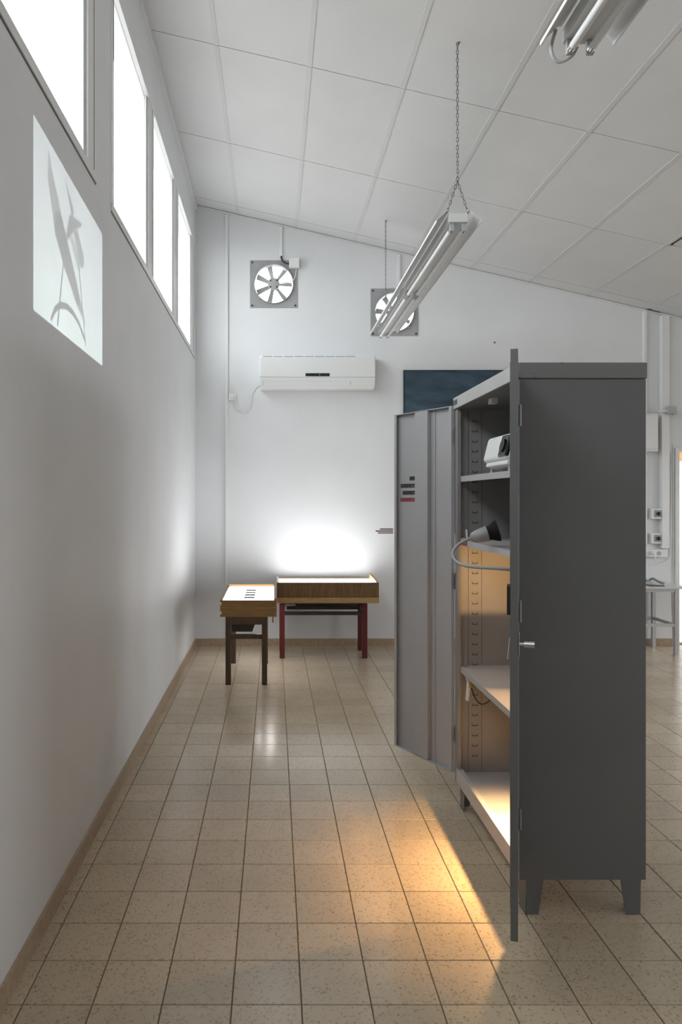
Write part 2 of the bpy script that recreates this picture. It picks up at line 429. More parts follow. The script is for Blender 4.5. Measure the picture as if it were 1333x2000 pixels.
# clerestory windows
def window(name, y0, y1, posts, label):
    # frame around the opening, flush with the wall face and a little proud of it
    w = MB()
    xa, xb = XL - 0.035, XL + 0.006
    w.box(xa, xb, y0, y1, SILL - 0.004, SILL + 0.035); w.box(xa, xb, y0, y1, HEAD - 0.03, HEAD + 0.004)
    root = struct(w.build(name, 'window_frame'), label)
    for (a, b) in posts:
        B('mullion', 'window_frame', root, xa, xb - 0.004, a, b, SILL + 0.035, HEAD - 0.03)
        B('mullion_seam', 'seam', root, xb - 0.006, xb - 0.003, (a + b) / 2 + 0.03, (a + b) / 2 + 0.036, SILL + 0.035, HEAD - 0.03)
    ed = sorted(posts); last = None
    for k in range(len(ed) - 1):
        a, b = ed[k][1], ed[k + 1][0]
        B('sash', 'window_frame', root, XL - 0.032, XL - 0.010, a, a + 0.03, SILL + 0.035, HEAD - 0.03)
        B('sash', 'window_frame', root, XL - 0.032, XL - 0.010, b - 0.03, b, SILL + 0.035, HEAD - 0.03)
        B('sash', 'window_frame', root, XL - 0.032, XL - 0.010, a + 0.03, b - 0.03, SILL + 0.035, SILL + 0.06)
        B('pane', 'window_glass', root, XL - 0.022, XL - 0.018, a + 0.03, b - 0.03, SILL + 0.06, HEAD - 0.03)
    B('frame_edge', 'seam', root, XL + 0.0005, XL + 0.0015, y0, y1, SILL - 0.010, SILL - 0.004)
    return root
window('window_1', LEFT_WINS[0][0], LEFT_WINS[0][1], [(-2.9, -2.84), (-1.0, -0.84), (1.0, 1.16), (3.03, 3.165)], 'clerestory window nearest the camera, above the projected picture')
window('window_2', LEFT_WINS[1][0], LEFT_WINS[1][1], [(3.46, 3.50), (4.50, 4.69), (5.65, 5.90), (6.86, 7.12)], 'three-pane clerestory window running up to the back wall')
for k, (a, b) in enumerate(RWIN):
    w = MB(); w.box(XR + 0.02, XR + 0.1, a, b, 0.9, 0.94); w.box(XR + 0.02, XR + 0.1, a, b, 2.06, 2.1); w.box(XR + 0.02, XR + 0.1, a, a + 0.04, 0.94, 2.06); w.box(XR + 0.02, XR + 0.1, b - 0.04, b, 0.94, 2.06); w.box(XR + 0.02, XR + 0.1, (a + b) / 2 - 0.02, (a + b) / 2 + 0.02, 0.94, 2.06)
    struct(w.build('window_%d' % (k + 3), 'window_frame'), 'window in the right wall out of frame')

# doorway and the hall behind it
dm = MB().box(3.955, 3.995, YB - 0.02, YB + 0.115, 0, 1.945).box(4.86, 4.90, YB - 0.02, YB + 0.115, 0, 1.945).box(3.995, 4.86, YB - 0.02, YB + 0.115, 1.905, 1.945)
struct(dm.build('door_1', 'window_frame', bevel=0.004), 'pale painted frame of the open doorway in the back wall')
struct(B('floor_hall', 'terrazzo', None, 2.6, 8.0, YB + 0.15, 9.4, -0.12, -0.001), 'terrazzo floor of the hall beyond the doorway')
struct(B('wall_hall', 'wall_paint', None, 2.6, 8.0, 9.3, 9.4, -0.001, 2.9), 'white wall of the hall beyond the doorway')
struct(B('ceiling_hall', 'wall_paint', None, 2.6, 6.6, YB + 0.10, 9.4, 2.9, 3.0), 'ceiling of the hall beyond the doorway')
struct(B('trim_3', 'hall_wood', None, 4.6, 7.2, 9.22, 9.30, 1.93, 2.35, bevel=0.004), 'orange-brown wooden lintel in the hall beyond the doorway')

# ------------------------------------------------------------------ steel cabinet
CX0, CX1, CY0, CY1 = 0.855, 1.295, 2.532, 3.43
cab = thing('steel_cabinet', 'tall dark grey steel cabinet with both doors standing open', 'cabinet', ((CX0 + CX1) / 2, (CY0 + CY1) / 2, 0))
sp = B('side_panel', 'cab_paint', cab, CX0, CX1, CY0, CY0 + 0.018, 0.123, 1.864)
sp['label'] = 'dark grey side facing the camera'
B('side_panel', 'cab_inside', cab, CX0, CX1, CY1 - 0.018, CY1, 0.123, 1.864)
B('back_panel', 'cab_inside', cab, CX1 - 0.016, CX1, CY0 + 0.018, CY1 - 0.018, 0.165, 1.864)
top = MB().box(CX0 - 0.004, CX1 + 0.004, CY0 - 0.004, CY1 + 0.004, 1.866, 1.922).build('top_panel', 'cab_top_paint', cab, bevel=0.003)
B('front_rail', 'cab_shelf', cab, CX0 - 0.008, CX0 - 0.004, CY0 - 0.002, CY1 + 0.002, 1.868, 1.920)
B('name_plate', 'print_black', top, CX0 - 0.0095, CX0 - 0.008, CY1 - 0.07, CY1 - 0.005, 1.885, 1.908)
B('catch', 'white_plastic', top, CX0 + 0.05, CX0 + 0.075, 3.02, 3.07, 1.845, 1.866)
B('front_flange', 'cab_inside', cab, CX0, CX0 + 0.016, CY1 - 0.046, CY1 - 0.018, 0.19, 1.866)
B('front_flange', 'cab_inside', cab, CX0, CX0 + 0.016, CY0 + 0.018, CY0 + 0.046, 0.19, 1.866)
B('bottom_panel', 'cab_shelf', cab, CX0 + 0.034, CX1 - 0.016, CY0 + 0.018, CY1 - 0.018, 0.140, 0.166)
B('bottom_rail', 'cab_shelf', cab, CX0 + 0.0005, CX0 + 0.026, CY0 + 0.0185, CY1 - 0.0185, 0.123, 0.190, bevel=0.002)
def shelf(z):
    s = MB().box(CX0 + 0.014, CX1 - 0.018, CY0 + 0.047, CY1 - 0.047, z - 0.004, z)
    s.box(CX0 + 0.014, CX0 + 0.018, CY0 + 0.047, CY1 - 0.047, z - 0.026, z - 0.004)
    s.box(CX0 + 0.05, CX1 - 0.018, CY0 + 0.018, CY0 + 0.047, z - 0.004, z); s.box(CX0 + 0.05, CX1 - 0.018, CY1 - 0.047, CY1 - 0.018, z - 0.004, z)
    return s.build('shelf', 'cab_shelf', cab)
S1 = shelf(1.552); S2 = shelf(1.258); S3 = shelf(0.667)
B('shelf_sticker', 'print_red', S2, CX0 + 0.0115, CX0 + 0.014, 3.27, 3.37, 1.235, 1.254)
# slotted strips on the inner sides
for yy, sgn in ((CY1 - 0.018, -1), (CY0 + 0.018, 1)):
    st = MB()
    for k in range(34):
        z = 0.24 + k * 0.0475
        st.box(0.930, 0.957, min(yy, yy + sgn * 0.002), max(yy, yy + sgn * 0.002), z, z + 0.004)
        st.box(0.930, 0.932, min(yy, yy + sgn * 0.002), max(yy, yy + sgn * 0.002), z, z + 0.012)
        st.box(0.955, 0.957, min(yy, yy + sgn * 0.002), max(yy, yy + sgn * 0.002), z, z + 0.012)
    for x in (0.912, 0.974):
        st.box(x, x + 0.0015, min(yy, yy + sgn * 0.0015), max(yy, yy + sgn * 0.0015), 0.17, 1.86)
    st.build('slot_strip', 'slot_dark', cab)
# sheet-steel feet
def foot(xo, xi, yo, yi):
    """two tapering plates meeting at the corner xo,yo"""
    sx = 1 if xi > xo else -1; sy = 1 if yi > yo else -1
    f = MB()
    a = [(xo, 0.123), (xi, 0.123), (xi - sx * 0.018, 0.0), (xo + sx * 0.004, 0.0)]
    f.prism(a, 1, min(yo, yo + sy * 0.003), max(yo, yo + sy * 0.003))
    b = [(yo, 0.123), (yi, 0.123), (yi - sy * 0.02, 0.0), (yo + sy * 0.004, 0.0)]
    f.prism(b, 0, min(xo, xo + sx * 0.003), max(xo, xo + sx * 0.003))
    return f.build('leg', 'cab_paint', cab)
foot(0.878, 0.940, 2.534, 2.622); foot(1.279, 1.208, 2.534, 2.622); foot(0.878, 0.940, 3.428, 3.345); foot(1.279, 1.208, 3.428, 3.345)
# doors
DZ0, DZ1, DL, DT = 0.159, 1.885, 0.43, 0.021
def door_matrix(h, du, dw):
    return Matrix(((du[0], dw[0], 0, h[0]), (du[1], dw[1], 0, h[1]), (0, 0, 1, 0), (0, 0, 0, 1)))
def door(h, du, dw, near):
    """u runs from the hinge to the free edge, w points to the inner face"""
    M = door_matrix(h, du, dw)
    def bx(*boxes):
        m = MB()
        for b in boxes: m.box(*b)
        return m.xf(M)
    o = bx((0, DL, -DT / 2, -DT / 2 + 0.002, DZ0, DZ1)).build('door', 'cab_paint' if near else 'door_inner', cab)
    pm_ = 'cab_paint' if near else 'door_inner'
    bx((0, DL, -DT / 2 + 0.002, DT / 2, DZ0, DZ0 + 0.004), (0, DL, -DT / 2 + 0.002, DT / 2, DZ1 - 0.004, DZ1),
       (0, 0.004, -DT / 2 + 0.002, DT / 2, DZ0 + 0.004, DZ1 - 0.004), (DL - 0.004, DL, -DT / 2 + 0.002, DT / 2, DZ0 + 0.004, DZ1 - 0.004),
       (0.004, 0.016, DT / 2 - 0.002, DT / 2, DZ0 + 0.004, DZ1 - 0.004), (DL - 0.018, DL - 0.004, DT / 2 - 0.002, DT / 2, DZ0 + 0.004, DZ1 - 0.004)
       ).build('edge_fold', pm_, o)
    bx((0.165, 0.262, -DT / 2 + 0.002, DT / 2 + 0.004, DZ0 + 0.006, DZ1 - 0.006)).build('stiffener', pm_, o, bevel=0.003)
    bx((0.13, 0.134, -DT / 2 + 0.002, -DT / 2 + 0.006, DZ0 + 0.006, DZ1 - 0.006)).build('fold_line', pm_, o)
    for z in (0.30, 1.02, 1.70):
        hm = MB().cyl((-0.004, -DT / 2 - 0.004, z), (-0.004, -DT / 2 - 0.004, z + 0.075), 0.006, n=10).xf(M)
        hm.build('hinge', 'hinge_steel', o, smooth=True)
    return o, M
dn, MN = door((0.8395, 2.527), (-0.3227, -0.9465), (-0.9465, 0.3227), True)
dn['label'] = 'near door seen edge-on'
df, MF = door((0.846, 3.434), (-0.479, 0.878), (-0.878, -0.479), False)
df['label'] = 'far door showing its inner face'
# handle, lock box and string on the near door
hd = MB().box(0.385, 0.405, -0.0145, -DT / 2, 0.985, 1.055).xf(MN).build('handle_plate', 'chrome', dn, bevel=0.002)
hk = MB().tube([(0.395, -0.0145, 1.02), (0.395, -0.026, 1.02), (0.395, -0.027, 1.02), (0.395, -0.056, 1.02)], [0.006, 0.006, 0.011, 0.012], 14).xf(MN)
hk.build('handle', 'chrome', dn, smooth=True)
MB().box(0.30, 0.37, DT / 2 + 0.001, DT / 2 + 0.011, 1.10, 1.185).xf(MN).build('lock_box', 'black_plastic', dn)
MB().tube(catmull([(0.36, DT / 2 + 0.003, 1.03), (0.36, DT / 2 + 0.006, 1.0), (0.36, DT / 2 + 0.009, 0.965)], 4), 0.0012, 6).xf(MN).build('string', 'white_plastic', dn)
# text labels on the far door
for k, (a, b, z) in enumerate(((0.296, 0.340, 1.551), (0.296, 0.412, 1.514), (0.296, 0.396, 1.478), (0.296, 0.414, 1.442))):
    w0 = -DT / 2 + 0.002
    MB().box(a - 0.008, b - 0.012, w0, w0 + 0.0012, z - 0.010, z + 0.010).xf(MF).build('text_label', 'print_red' if k == 3 else 'print_black', df)

# ------------------------------------------------------------------ lamps in the cabinet
# gooseneck lamp reaching out of the cabinet
gl = thing('gooseneck_lamp', 'light grey gooseneck lamp with black shade rim reaching out of the cabinet', 'lamp', (0.84, 2.72, 1.2))
neck = catmull([(0.905, 2.60, 1.190), (0.845, 2.585, 1.196), (0.795, 2.60, 1.200), (0.745, 2.70, 1.195), (0.722, 2.80, 1.196), (0.712, 2.87, 1.212), (0.718, 2.905, 1.240), (0.742, 2.905, 1.268), (0.772, 2.90, 1.285), (0.790, 2.897, 1.293)], 8)
MB().tube(neck, 0.0065, 10).build('gooseneck', 'lamp_grey', gl, smooth=True)
hx = Vector((0.905 - 0.785, -0.02, 0.036)).normalized()
h0 = Vector((0.782, 2.899, 1.290))
prof = [(0.0, 0.006), (0.006, 0.016), (0.016, 0.022), (0.032, 0.026), (0.068, 0.031), (0.070, 0.0305)]
MB().tube([h0 + hx * a for a, r in prof], [r for a, r in prof], 24).build('lamp_head', 'lamp_grey', gl, smooth=True)
prof = [(0.070, 0.028), (0.082, 0.030), (0.100, 0.039), (0.112, 0.043), (0.110, 0.040), (0.082, 0.026)]
MB().tube([h0 + hx * a for a, r in prof], [r for a, r in prof], 24, caps=False).build('shade_rim', 'matte_black', gl, smooth=True)
prof = [(0.074, 0.004), (0.080, 0.016), (0.092, 0.019), (0.100, 0.014), (0.103, 0.003)]
MB().tube([h0 + hx * a for a, r in prof], [r for a, r in prof], 16).build('bulb', 'bulb_warm', gl, smooth=True)
MB().box(0.890, 0.930, 2.552, 2.625, 1.165, 1.215).build('clamp', 'lamp_grey', gl, bevel=0.006)
MB().tube([h0 + Vector((-0.010, 0.005, 0.0)), h0 + Vector((-0.012, 0.006, 0.035))], 0.0035, 8).build('switch_stem', 'white_plastic', gl, smooth=True)

def lamp(kind, parent, loc, energy, col, radius, aim=None, size=None, blend=0.3):
    l = bpy.data.lights.new('lamp_light', kind); l.energy = energy; l.color = col; l.shadow_soft_size = radius
    if size: l.spot_size = R(size); l.spot_blend = blend
    o = bpy.data.objects.new('lamp_light', l); C.objects.link(o); o.parent = parent
    o.location = Vector(loc) - wloc(parent)
    if aim: o.rotation_euler = (Vector(aim) - Vector(loc)).to_track_quat('-Z', 'Y').to_euler()
    return o
WARM = (1.0, 0.58, 0.23)
# small rectangular flood lamp standing on the lower shelf behind the near door
fl = thing('flood_lamp', 'small black work lamp on the lower shelf behind the near door', 'lamp', (1.12, 2.66, 0.667))
B('base', 'black_plastic', fl, 1.06, 1.18, 2.60, 2.72, 0.667, 0.682, bevel=0.003)
MB().cyl((1.12, 2.66, 0.682), (1.12, 2.66, 0.985), 0.007).build('stem', 'black_plastic', fl, smooth=True)
MB().box(0.925, 1.262, 2.712, 2.80, 0.985, 1.011).box(1.112, 1.262, 2.585, 2.712, 0.985, 1.011).build('cutoff_plate', 'black_plastic', fl)  # added unseen blocker: its notched edge shapes the light on far wall and shelf
MB().cyl((1.12, 2.655, 1.0), (1.12, 2.655, 1.018), 0.014).build('socket', 'white_plastic', fl, smooth=True)
MB().tube([(1.12, 2.655, 1.018), (1.12, 2.655, 1.026), (1.12, 2.655, 1.040), (1.12, 2.655, 1.047)], [0.006, 0.011, 0.011, 0.004], 12).build('bulb', 'bulb_warm', fl, smooth=True)
B('spill_shield', 'black_plastic', fl, 1.082, 1.086, 2.585, 2.768, 1.011, 1.09)  # added unseen blocker: keeps the lamp's spill off the left wall
lamp('POINT', fl, (1.12, 2.672, 1.032), 15.0, WARM, 0.004)
# clip lamp hanging under the lower shelf
cl = thing('clip_lamp', 'clip-on spot lamp under the lower shelf with brass socket and loose wire', 'lamp', (0.95, 3.30, 0.62))
MB().prism([(0.873, 0.655), (0.893, 0.655), (0.893, 0.61), (0.884, 0.53), (0.876, 0.53), (0.882, 0.61)], 1, 3.30, 3.325).build('bracket', 'white_plastic', cl)
MB().cyl((0.888, 3.27, 0.632), (0.888, 3.27, 0.600), 0.009, n=12).build('socket', 'brass', cl, smooth=True)
MB().tube(catmull([(0.888, 3.27, 0.600), (0.893, 3.25, 0.575), (0.900, 3.23, 0.555), (0.912, 3.20, 0.545), (0.93, 3.17, 0.56), (0.96, 3.12, 0.60), (1.06, 2.98, 0.62), (1.06, 2.84, 0.52), (0.98, 2.79, 0.41)], 6), 0.003, 6).build('wire', 'black_plastic', cl, smooth=True)
p0 = Vector((0.955, 2.78, 0.37)); ax = (Vector((0.955, 2.7801, 0.0)) - p0).normalized()
MB().tube([p0 - ax * 0.05, p0 - ax * 0.035, p0 - ax * 0.01, p0 + ax * 0.02, p0 + ax * 0.018, p0 - ax * 0.008], [0.010, 0.022, 0.026, 0.036, 0.034, 0.024], 18, caps=False).build('lamp_head', 'black_plastic', cl, smooth=True)
MB().tube([p0 - ax * 0.012, p0 - ax * 0.006, p0 + ax * 0.004, p0 + ax * 0.008], [0.006, 0.014, 0.014, 0.004], 12).build('bulb', 'bulb_warm', cl, smooth=True)
lamp('SPOT', cl, p0 + ax * 0.022, 42.0, WARM, 0.010, aim=(0.955, 2.7801, 0.0), size=144, blend=0.25)

# ------------------------------------------------------------------ projector and the picture it throws
pj = thing('projector', 'small white projector tilted up on the top shelf of the cabinet', 'projector', (1.0, 2.95, 1.552))
tilt = Matrix.Translation((0.885, 2.92, 1.60)) @ Matrix.Rotation(R(14), 4, 'Y')
MB().box(0, 0.24, -0.145, 0.175, 0.0, 0.11).xf(tilt).build('body', 'white_plastic', pj, bevel=0.018, seg=4)
MB().box(-0.006, 0.02, -0.142, -0.045, 0.012, 0.098).xf(tilt).build('lens_panel', 'black_gloss', pj, bevel=0.006)
MB().cyl((-0.004, -0.09, 0.055), (-0.012, -0.09, 0.055), 0.026, n=20).xf(tilt).build('lens', 'black_gloss', pj, smooth=True)
MB().box(0.01, 0.23, -0.14, 0.14, -0.018, 0.0).xf(tilt).build('base_plate', 'white_plastic', pj, bevel=0.004)
for (x, y) in ((0.03, 0.12), (0.03, -0.11)):
    q = tilt @ Vector((x, y, -0.018)); MB().cyl((q.x, q.y, 1.552), (q.x, q.y, q.z + 0.004), 0.004, n=8).build('leg', 'white_plastic', pj)
q = tilt @ Vector((0.20, 0, -0.018)); MB().box(q.x - 0.02, q.x + 0.02, 2.86, 2.98, 1.552, max(q.z, 1.556) + 0.004).build('rear_foot', 'grey_plastic', pj)

PL = Vector((0.862, 2.83, 1.665))
def projection():
    l = bpy.data.lights.new('projector_beam', 'SPOT'); l.energy = PROJ; l.spot_size = R(110); l.spot_blend = 0.0; l.shadow_soft_size = 0.0
    l.use_nodes = True; nt = l.node_tree; N = nt.nodes.new; L = nt.links.new
    em = nt.nodes['Emission']
    def M(op, a, b=None, c=None):
        n = N('ShaderNodeMath'); n.operation = op
        for i, v in enumerate((a, b, c)):
            if v is None: continue
            if isinstance(v, (int, float)): n.inputs[i].default_value = v
            else: L(v, n.inputs[i])
        return n.outputs[0]
    tc = N('ShaderNodeTexCoord'); sp_ = N('ShaderNodeSeparateXYZ'); L(tc.outputs['Normal'], sp_.inputs[0])
    nz = M('MULTIPLY', sp_.outputs[2], -1.0)
    D = PL.x - XL
    y = M('MULTIPLY_ADD', M('DIVIDE', sp_.outputs[0], nz), D, PL.y)
    z = M('MULTIPLY_ADD', M('DIVIDE', sp_.outputs[1], nz), D, PL.z)
    s = M('DIVIDE', M('SUBTRACT', y, 2.345), 0.945)
    zt = M('MULTIPLY_ADD', s, -0.045, 2.688); zb = M('MULTIPLY_ADD', s, -0.010, 2.057)
    t = M('DIVIDE', M('SUBTRACT', z, zb), M('SUBTRACT', zt, zb))
    def step(v, e0, e1):
        n = N('ShaderNodeMapRange'); n.interpolation_type = 'SMOOTHSTEP'; n.inputs[1].default_value = e0; n.inputs[2].default_value = e1
        L(v, n.inputs[0]); return n.outputs[0]
    e = 0.004
    mask = M('MULTIPLY', M('MULTIPLY', step(s, -e, e), M('SUBTRACT', 1.0, step(s, 1 - e, 1 + e))), M('MULTIPLY', step(t, -e, e), M('SUBTRACT', 1.0, step(t, 1 - e, 1 + e))))
    S = M('MULTIPLY', s, 1.5)          # square units
    def seg(a, b, r0, r1, soft=0.02):
        ax_, ay = a[0] * 1.5, a[1]; bx_, by = b[0] * 1.5, b[1]; dx, dy = bx_ - ax_, by - ay; q = dx * dx + dy * dy
        px, py = M('SUBTRACT', S, ax_), M('SUBTRACT', t, ay)
        h = M('DIVIDE', M('ADD', M('MULTIPLY', px, dx), M('MULTIPLY', py, dy)), q)
        n = N('ShaderNodeClamp'); L(h, n.inputs[0]); h = n.outputs[0]
        ex, ey = M('SUBTRACT', px, M('MULTIPLY', h, dx)), M('SUBTRACT', py, M('MULTIPLY', h, dy))
        d = M('SQRT', M('ADD', M('MULTIPLY', ex, ex), M('MULTIPLY', ey, ey)))
        r = M('MULTIPLY_ADD', h, r1 - r0, r0)
        return M('SUBTRACT', 1.0, step(M('SUBTRACT', d, r), -soft / 2, soft))
    dark = None
    shapes = [((.17, .93), (.20, .80), .004, .055, .02, .6), ((.20, .80), (.30, .60), .055, .095, .02, .7), ((.30, .60), (.41, .47), .095, .085, .02, .95),
              ((.41, .47), (.57, .30), .085, .045, .02, .9), ((.57, .30), (.68, .19), .045, .006, .02, .7),
              ((.395, .92), (.48, .82), .004, .03, .015, .8),
              ((.41, .62), (.47, .73), .02, .05, .02, .85), ((.47, .73), (.62, .82), .05, .006, .02, .85),
              ((.52, .73), (.62, .60), .045, .06, .02, .75), ((.47, .64), (.57, .55), .03, .045, .03, .5),
              ((.36, .45), (.28, .03), .008, .010, .006, 1.0), ((.565, .59), (.69, .05), .008, .008, .006, 1.0),
              ((.20, .03), (.25, .105), .010, .016, .008, 1.0), ((.25, .105), (.31, .155), .016, .018, .008, 1.0), ((.31, .155), (.40, .185), .018, .018, .008, 1.0), ((.40, .185), (.49, .185), .018, .016, .008, 1.0), ((.49, .185), (.58, .155), .016, .013, .008, 1.0), ((.58, .155), (.67, .085), .013, .010, .008, 1.0)]
    for a, b, r0, r1, so, k in shapes:
        v = M('MULTIPLY', seg(a, b, r0, r1, so), k)
        dark = v if dark is None else M('MAXIMUM', dark, v)
    cv = N('ShaderNodeCombineXYZ'); L(S, cv.inputs[0]); L(t, cv.inputs[1])
    nz_ = N('ShaderNodeTexNoise'); nz_.inputs['Scale'].default_value = 3.5; nz_.inputs['Detail'].default_value = 5; L(cv.outputs[0], nz_.inputs['Vector'])
    bgv = M('MULTIPLY_ADD', nz_.outputs['Fac'], 0.30, 0.80)
    val = M('MULTIPLY', bgv, M('SUBTRACT', 1.0, M('MULTIPLY', dark, 0.78)))
    mixc = N('ShaderNodeMix'); mixc.data_type = 'RGBA'; mixc.inputs['A'].default_value = (0.86, 1.0, 0.95, 1); mixc.inputs['B'].default_value = (0.93, 1.0, 1.0, 1); L(t, mixc.inputs['Factor'])
    L(mixc.outputs['Result'], em.inputs['Color'])
    L(M('MULTIPLY', val, mask), em.inputs['Strength'])
    o = bpy.data.objects.new('projector_beam', l); C.objects.link(o); o.parent = pj
    o.location = PL - wloc(pj); o.rotation_euler = (R(90), 0, R(90))
PROJ = 105.0
projection()

# ------------------------------------------------------------------ display desks
tb = thing('wooden_table', 'narrow dark brown wooden table under the small display box', 'table', (-0.21, 6.03, 0))
for x, y in ((-0.354, 5.67), (-0.072, 5.67), (-0.354, 6.40), (-0.072, 6.40)):
    B('leg', 'wood_legs', tb, x - 0.021, x + 0.021, y - 0.02, y + 0.02, 0, 0.535, bevel=0.003)
B('apron', 'wood_legs', tb, -0.333, -0.093, 5.655, 5.685, 0.468, 0.535); B('apron', 'wood_legs', tb, -0.333, -0.093, 6.385, 6.415, 0.468, 0.535)
B('apron', 'wood_legs', tb, -0.369, -0.339, 5.69, 6.38, 0.468, 0.535); B('apron', 'wood_legs', tb, -0.087, -0.057, 5.69, 6.38, 0.468, 0.535)
B('rail', 'wood_legs', tb, -0.333, -0.093, 5.66, 5.68, 0.355, 0.392); B('rail', 'wood_legs', tb, -0.333, -0.093, 6.39, 6.41, 0.355, 0.392)
hp = thing('metal_hopper', 'dark metal hopper slung beneath the small display box', 'container', (-0.25, 5.9, 0.392))
MB().add([(-0.325, 5.75, 0.395), (-0.17, 5.75, 0.395), (-0.17, 6.1, 0.395), (-0.325, 6.1, 0.395), (-0.333, 5.70, 0.468), (-0.145, 5.70, 0.468), (-0.145, 6.15, 0.468), (-0.333, 6.15, 0.468)],
         [(3, 2, 1, 0), (0, 1, 5, 4), (1, 2, 6, 5), (2, 3, 7, 6), (3, 0, 4, 7), (4, 5, 6, 7)]).build('hopper_shell', 'dark_metal', hp)
B('hopper_rim', 'dark_metal', hp, -0.337, -0.14, 5.69, 6.16, 0.462, 0.469)
db = thing('display_box', 'small wooden display box with glowing white top and four text strips', 'display box', (-0.2, 6.07, 0.535), 'lit display boxes')
B('front_board', 'wood_box', db, -0.413, 0.005, 5.60, 5.618, 0.537, 0.664, bevel=0.002)
B('back_board', 'wood_box', db, -0.413, 0.005, 6.53, 6.548, 0.537, 0.678, bevel=0.002)
B('side_board', 'wood_box', db, -0.413, -0.397, 5.618, 6.53, 0.537, 0.664)
MB().prism([(5.60, 0.537), (6.548, 0.537), (6.548, 0.70), (5.60, 0.676)], 0, 0.005, 0.022).build('side_board', 'wood_box', db)
B('side_lining', 'white_panel_edge', db, 0.002, 0.0048, 5.62, 6.52, 0.655, 0.680)
pn = B('light_surface', 'light_panel', db, -0.396, 0.002, 5.619, 6.529, 0.640, 0.656)
pn['label'] = 'glowing white surface'
for k in range(4):
    B('text_strip', 'print_desk', db, -0.236, -0.152, 5.78 + 0.15 * k, 5.86 + 0.15 * k, 0.656, 0.6575)
for z in (0.556, 0.628):
    B('corner_tape', 'white_panel_edge', db, -0.4145, -0.402, 5.5985, 5.6, z, z + 0.022)
B('clamp_peg', 'wood_box', db, -0.012, -0.002, 5.61, 5.63, 0.49, 0.537)

tr = thing('red_table', 'dark red painted table by the back wall under the long display box', 'table', (0.45, 6.78, 0))
for x, y in ((0.077, 6.61), (0.826, 6.61), (0.077, 6.95), (0.826, 6.95)):
    B('leg', 'red_legs', tr, x - 0.023, x + 0.023, y - 0.022, y + 0.022, 0, 0.512, bevel=0.003)
B('apron', 'red_legs', tr, 0.10, 0.803, 6.60, 6.62, 0.492, 0.512); B('apron', 'red_legs', tr, 0.10, 0.803, 6.94, 6.96, 0.492, 0.512)
B('rail', 'dark_metal', tr, 0.10, 0.803, 6.595, 6.625, 0.390, 0.420); B('rail', 'red_legs', tr, 0.10, 0.803, 6.935, 6.965, 0.430, 0.465)
B('rail', 'red_legs', tr, 0.067, 0.087, 6.632, 6.928, 0.40, 0.44); B('rail', 'red_legs', tr, 0.816, 0.836, 6.632, 6.928, 0.40, 0.44)
B('under_tray', 'black_plastic', tr, 0.12, 0.79, 6.66, 6.90, 0.432, 0.455)
cn = thing('metal_canister', 'grey metal canister lying under the long display box', 'canister', (0.16, 6.7, 0.43))
MB().tube([(0.09, 6.68, 0.477), (0.135, 6.68, 0.477), (0.14, 6.68, 0.477), (0.20, 6.68, 0.477)], [0.021, 0.021, 0.017, 0.017], 16).build('canister_body', 'grey_plastic', cn, smooth=True)
MB().cyl((0.20, 6.68, 0.477), (0.225, 6.68, 0.477), 0.012, n=14).build('canister_neck', 'dark_metal', cn, smooth=True)
d2 = thing('display_box', 'long wooden display box with glowing white top by the back wall', 'display box', (0.48, 6.78, 0.512), 'lit display boxes')
B('base_board', 'wood_edge', d2, 0.028, 0.942, 6.50, 7.08, 0.512, 0.560, bevel=0.002)
B('front_board', 'wood_box_dark', d2, 0.028, 0.942, 6.515, 6.533, 0.560, 0.694, bevel=0.002)
B('back_board', 'wood_box', d2, 0.028, 0.942, 7.06, 7.078, 0.560, 0.676, bevel=0.002)
MB().prism([(6.533, 0.560), (7.06, 0.560), (7.06, 0.722), (6.70, 0.71), (6.533, 0.694)], 0, 0.924, 0.942).build('side_board', 'wood_edge', d2)
MB().prism([(6.533, 0.560), (7.06, 0.560), (7.06, 0.69), (6.533, 0.694)], 0, 0.028, 0.046).build('side_board', 'white_panel_edge', d2)
p2 = MB().prism([(6.534, 0.640), (7.059, 0.656), (7.059, 0.668), (6.534, 0.652)], 0, 0.047, 0.923).build('light_surface', 'light_panel_b', d2)
p2['label'] = 'glowing white surface'

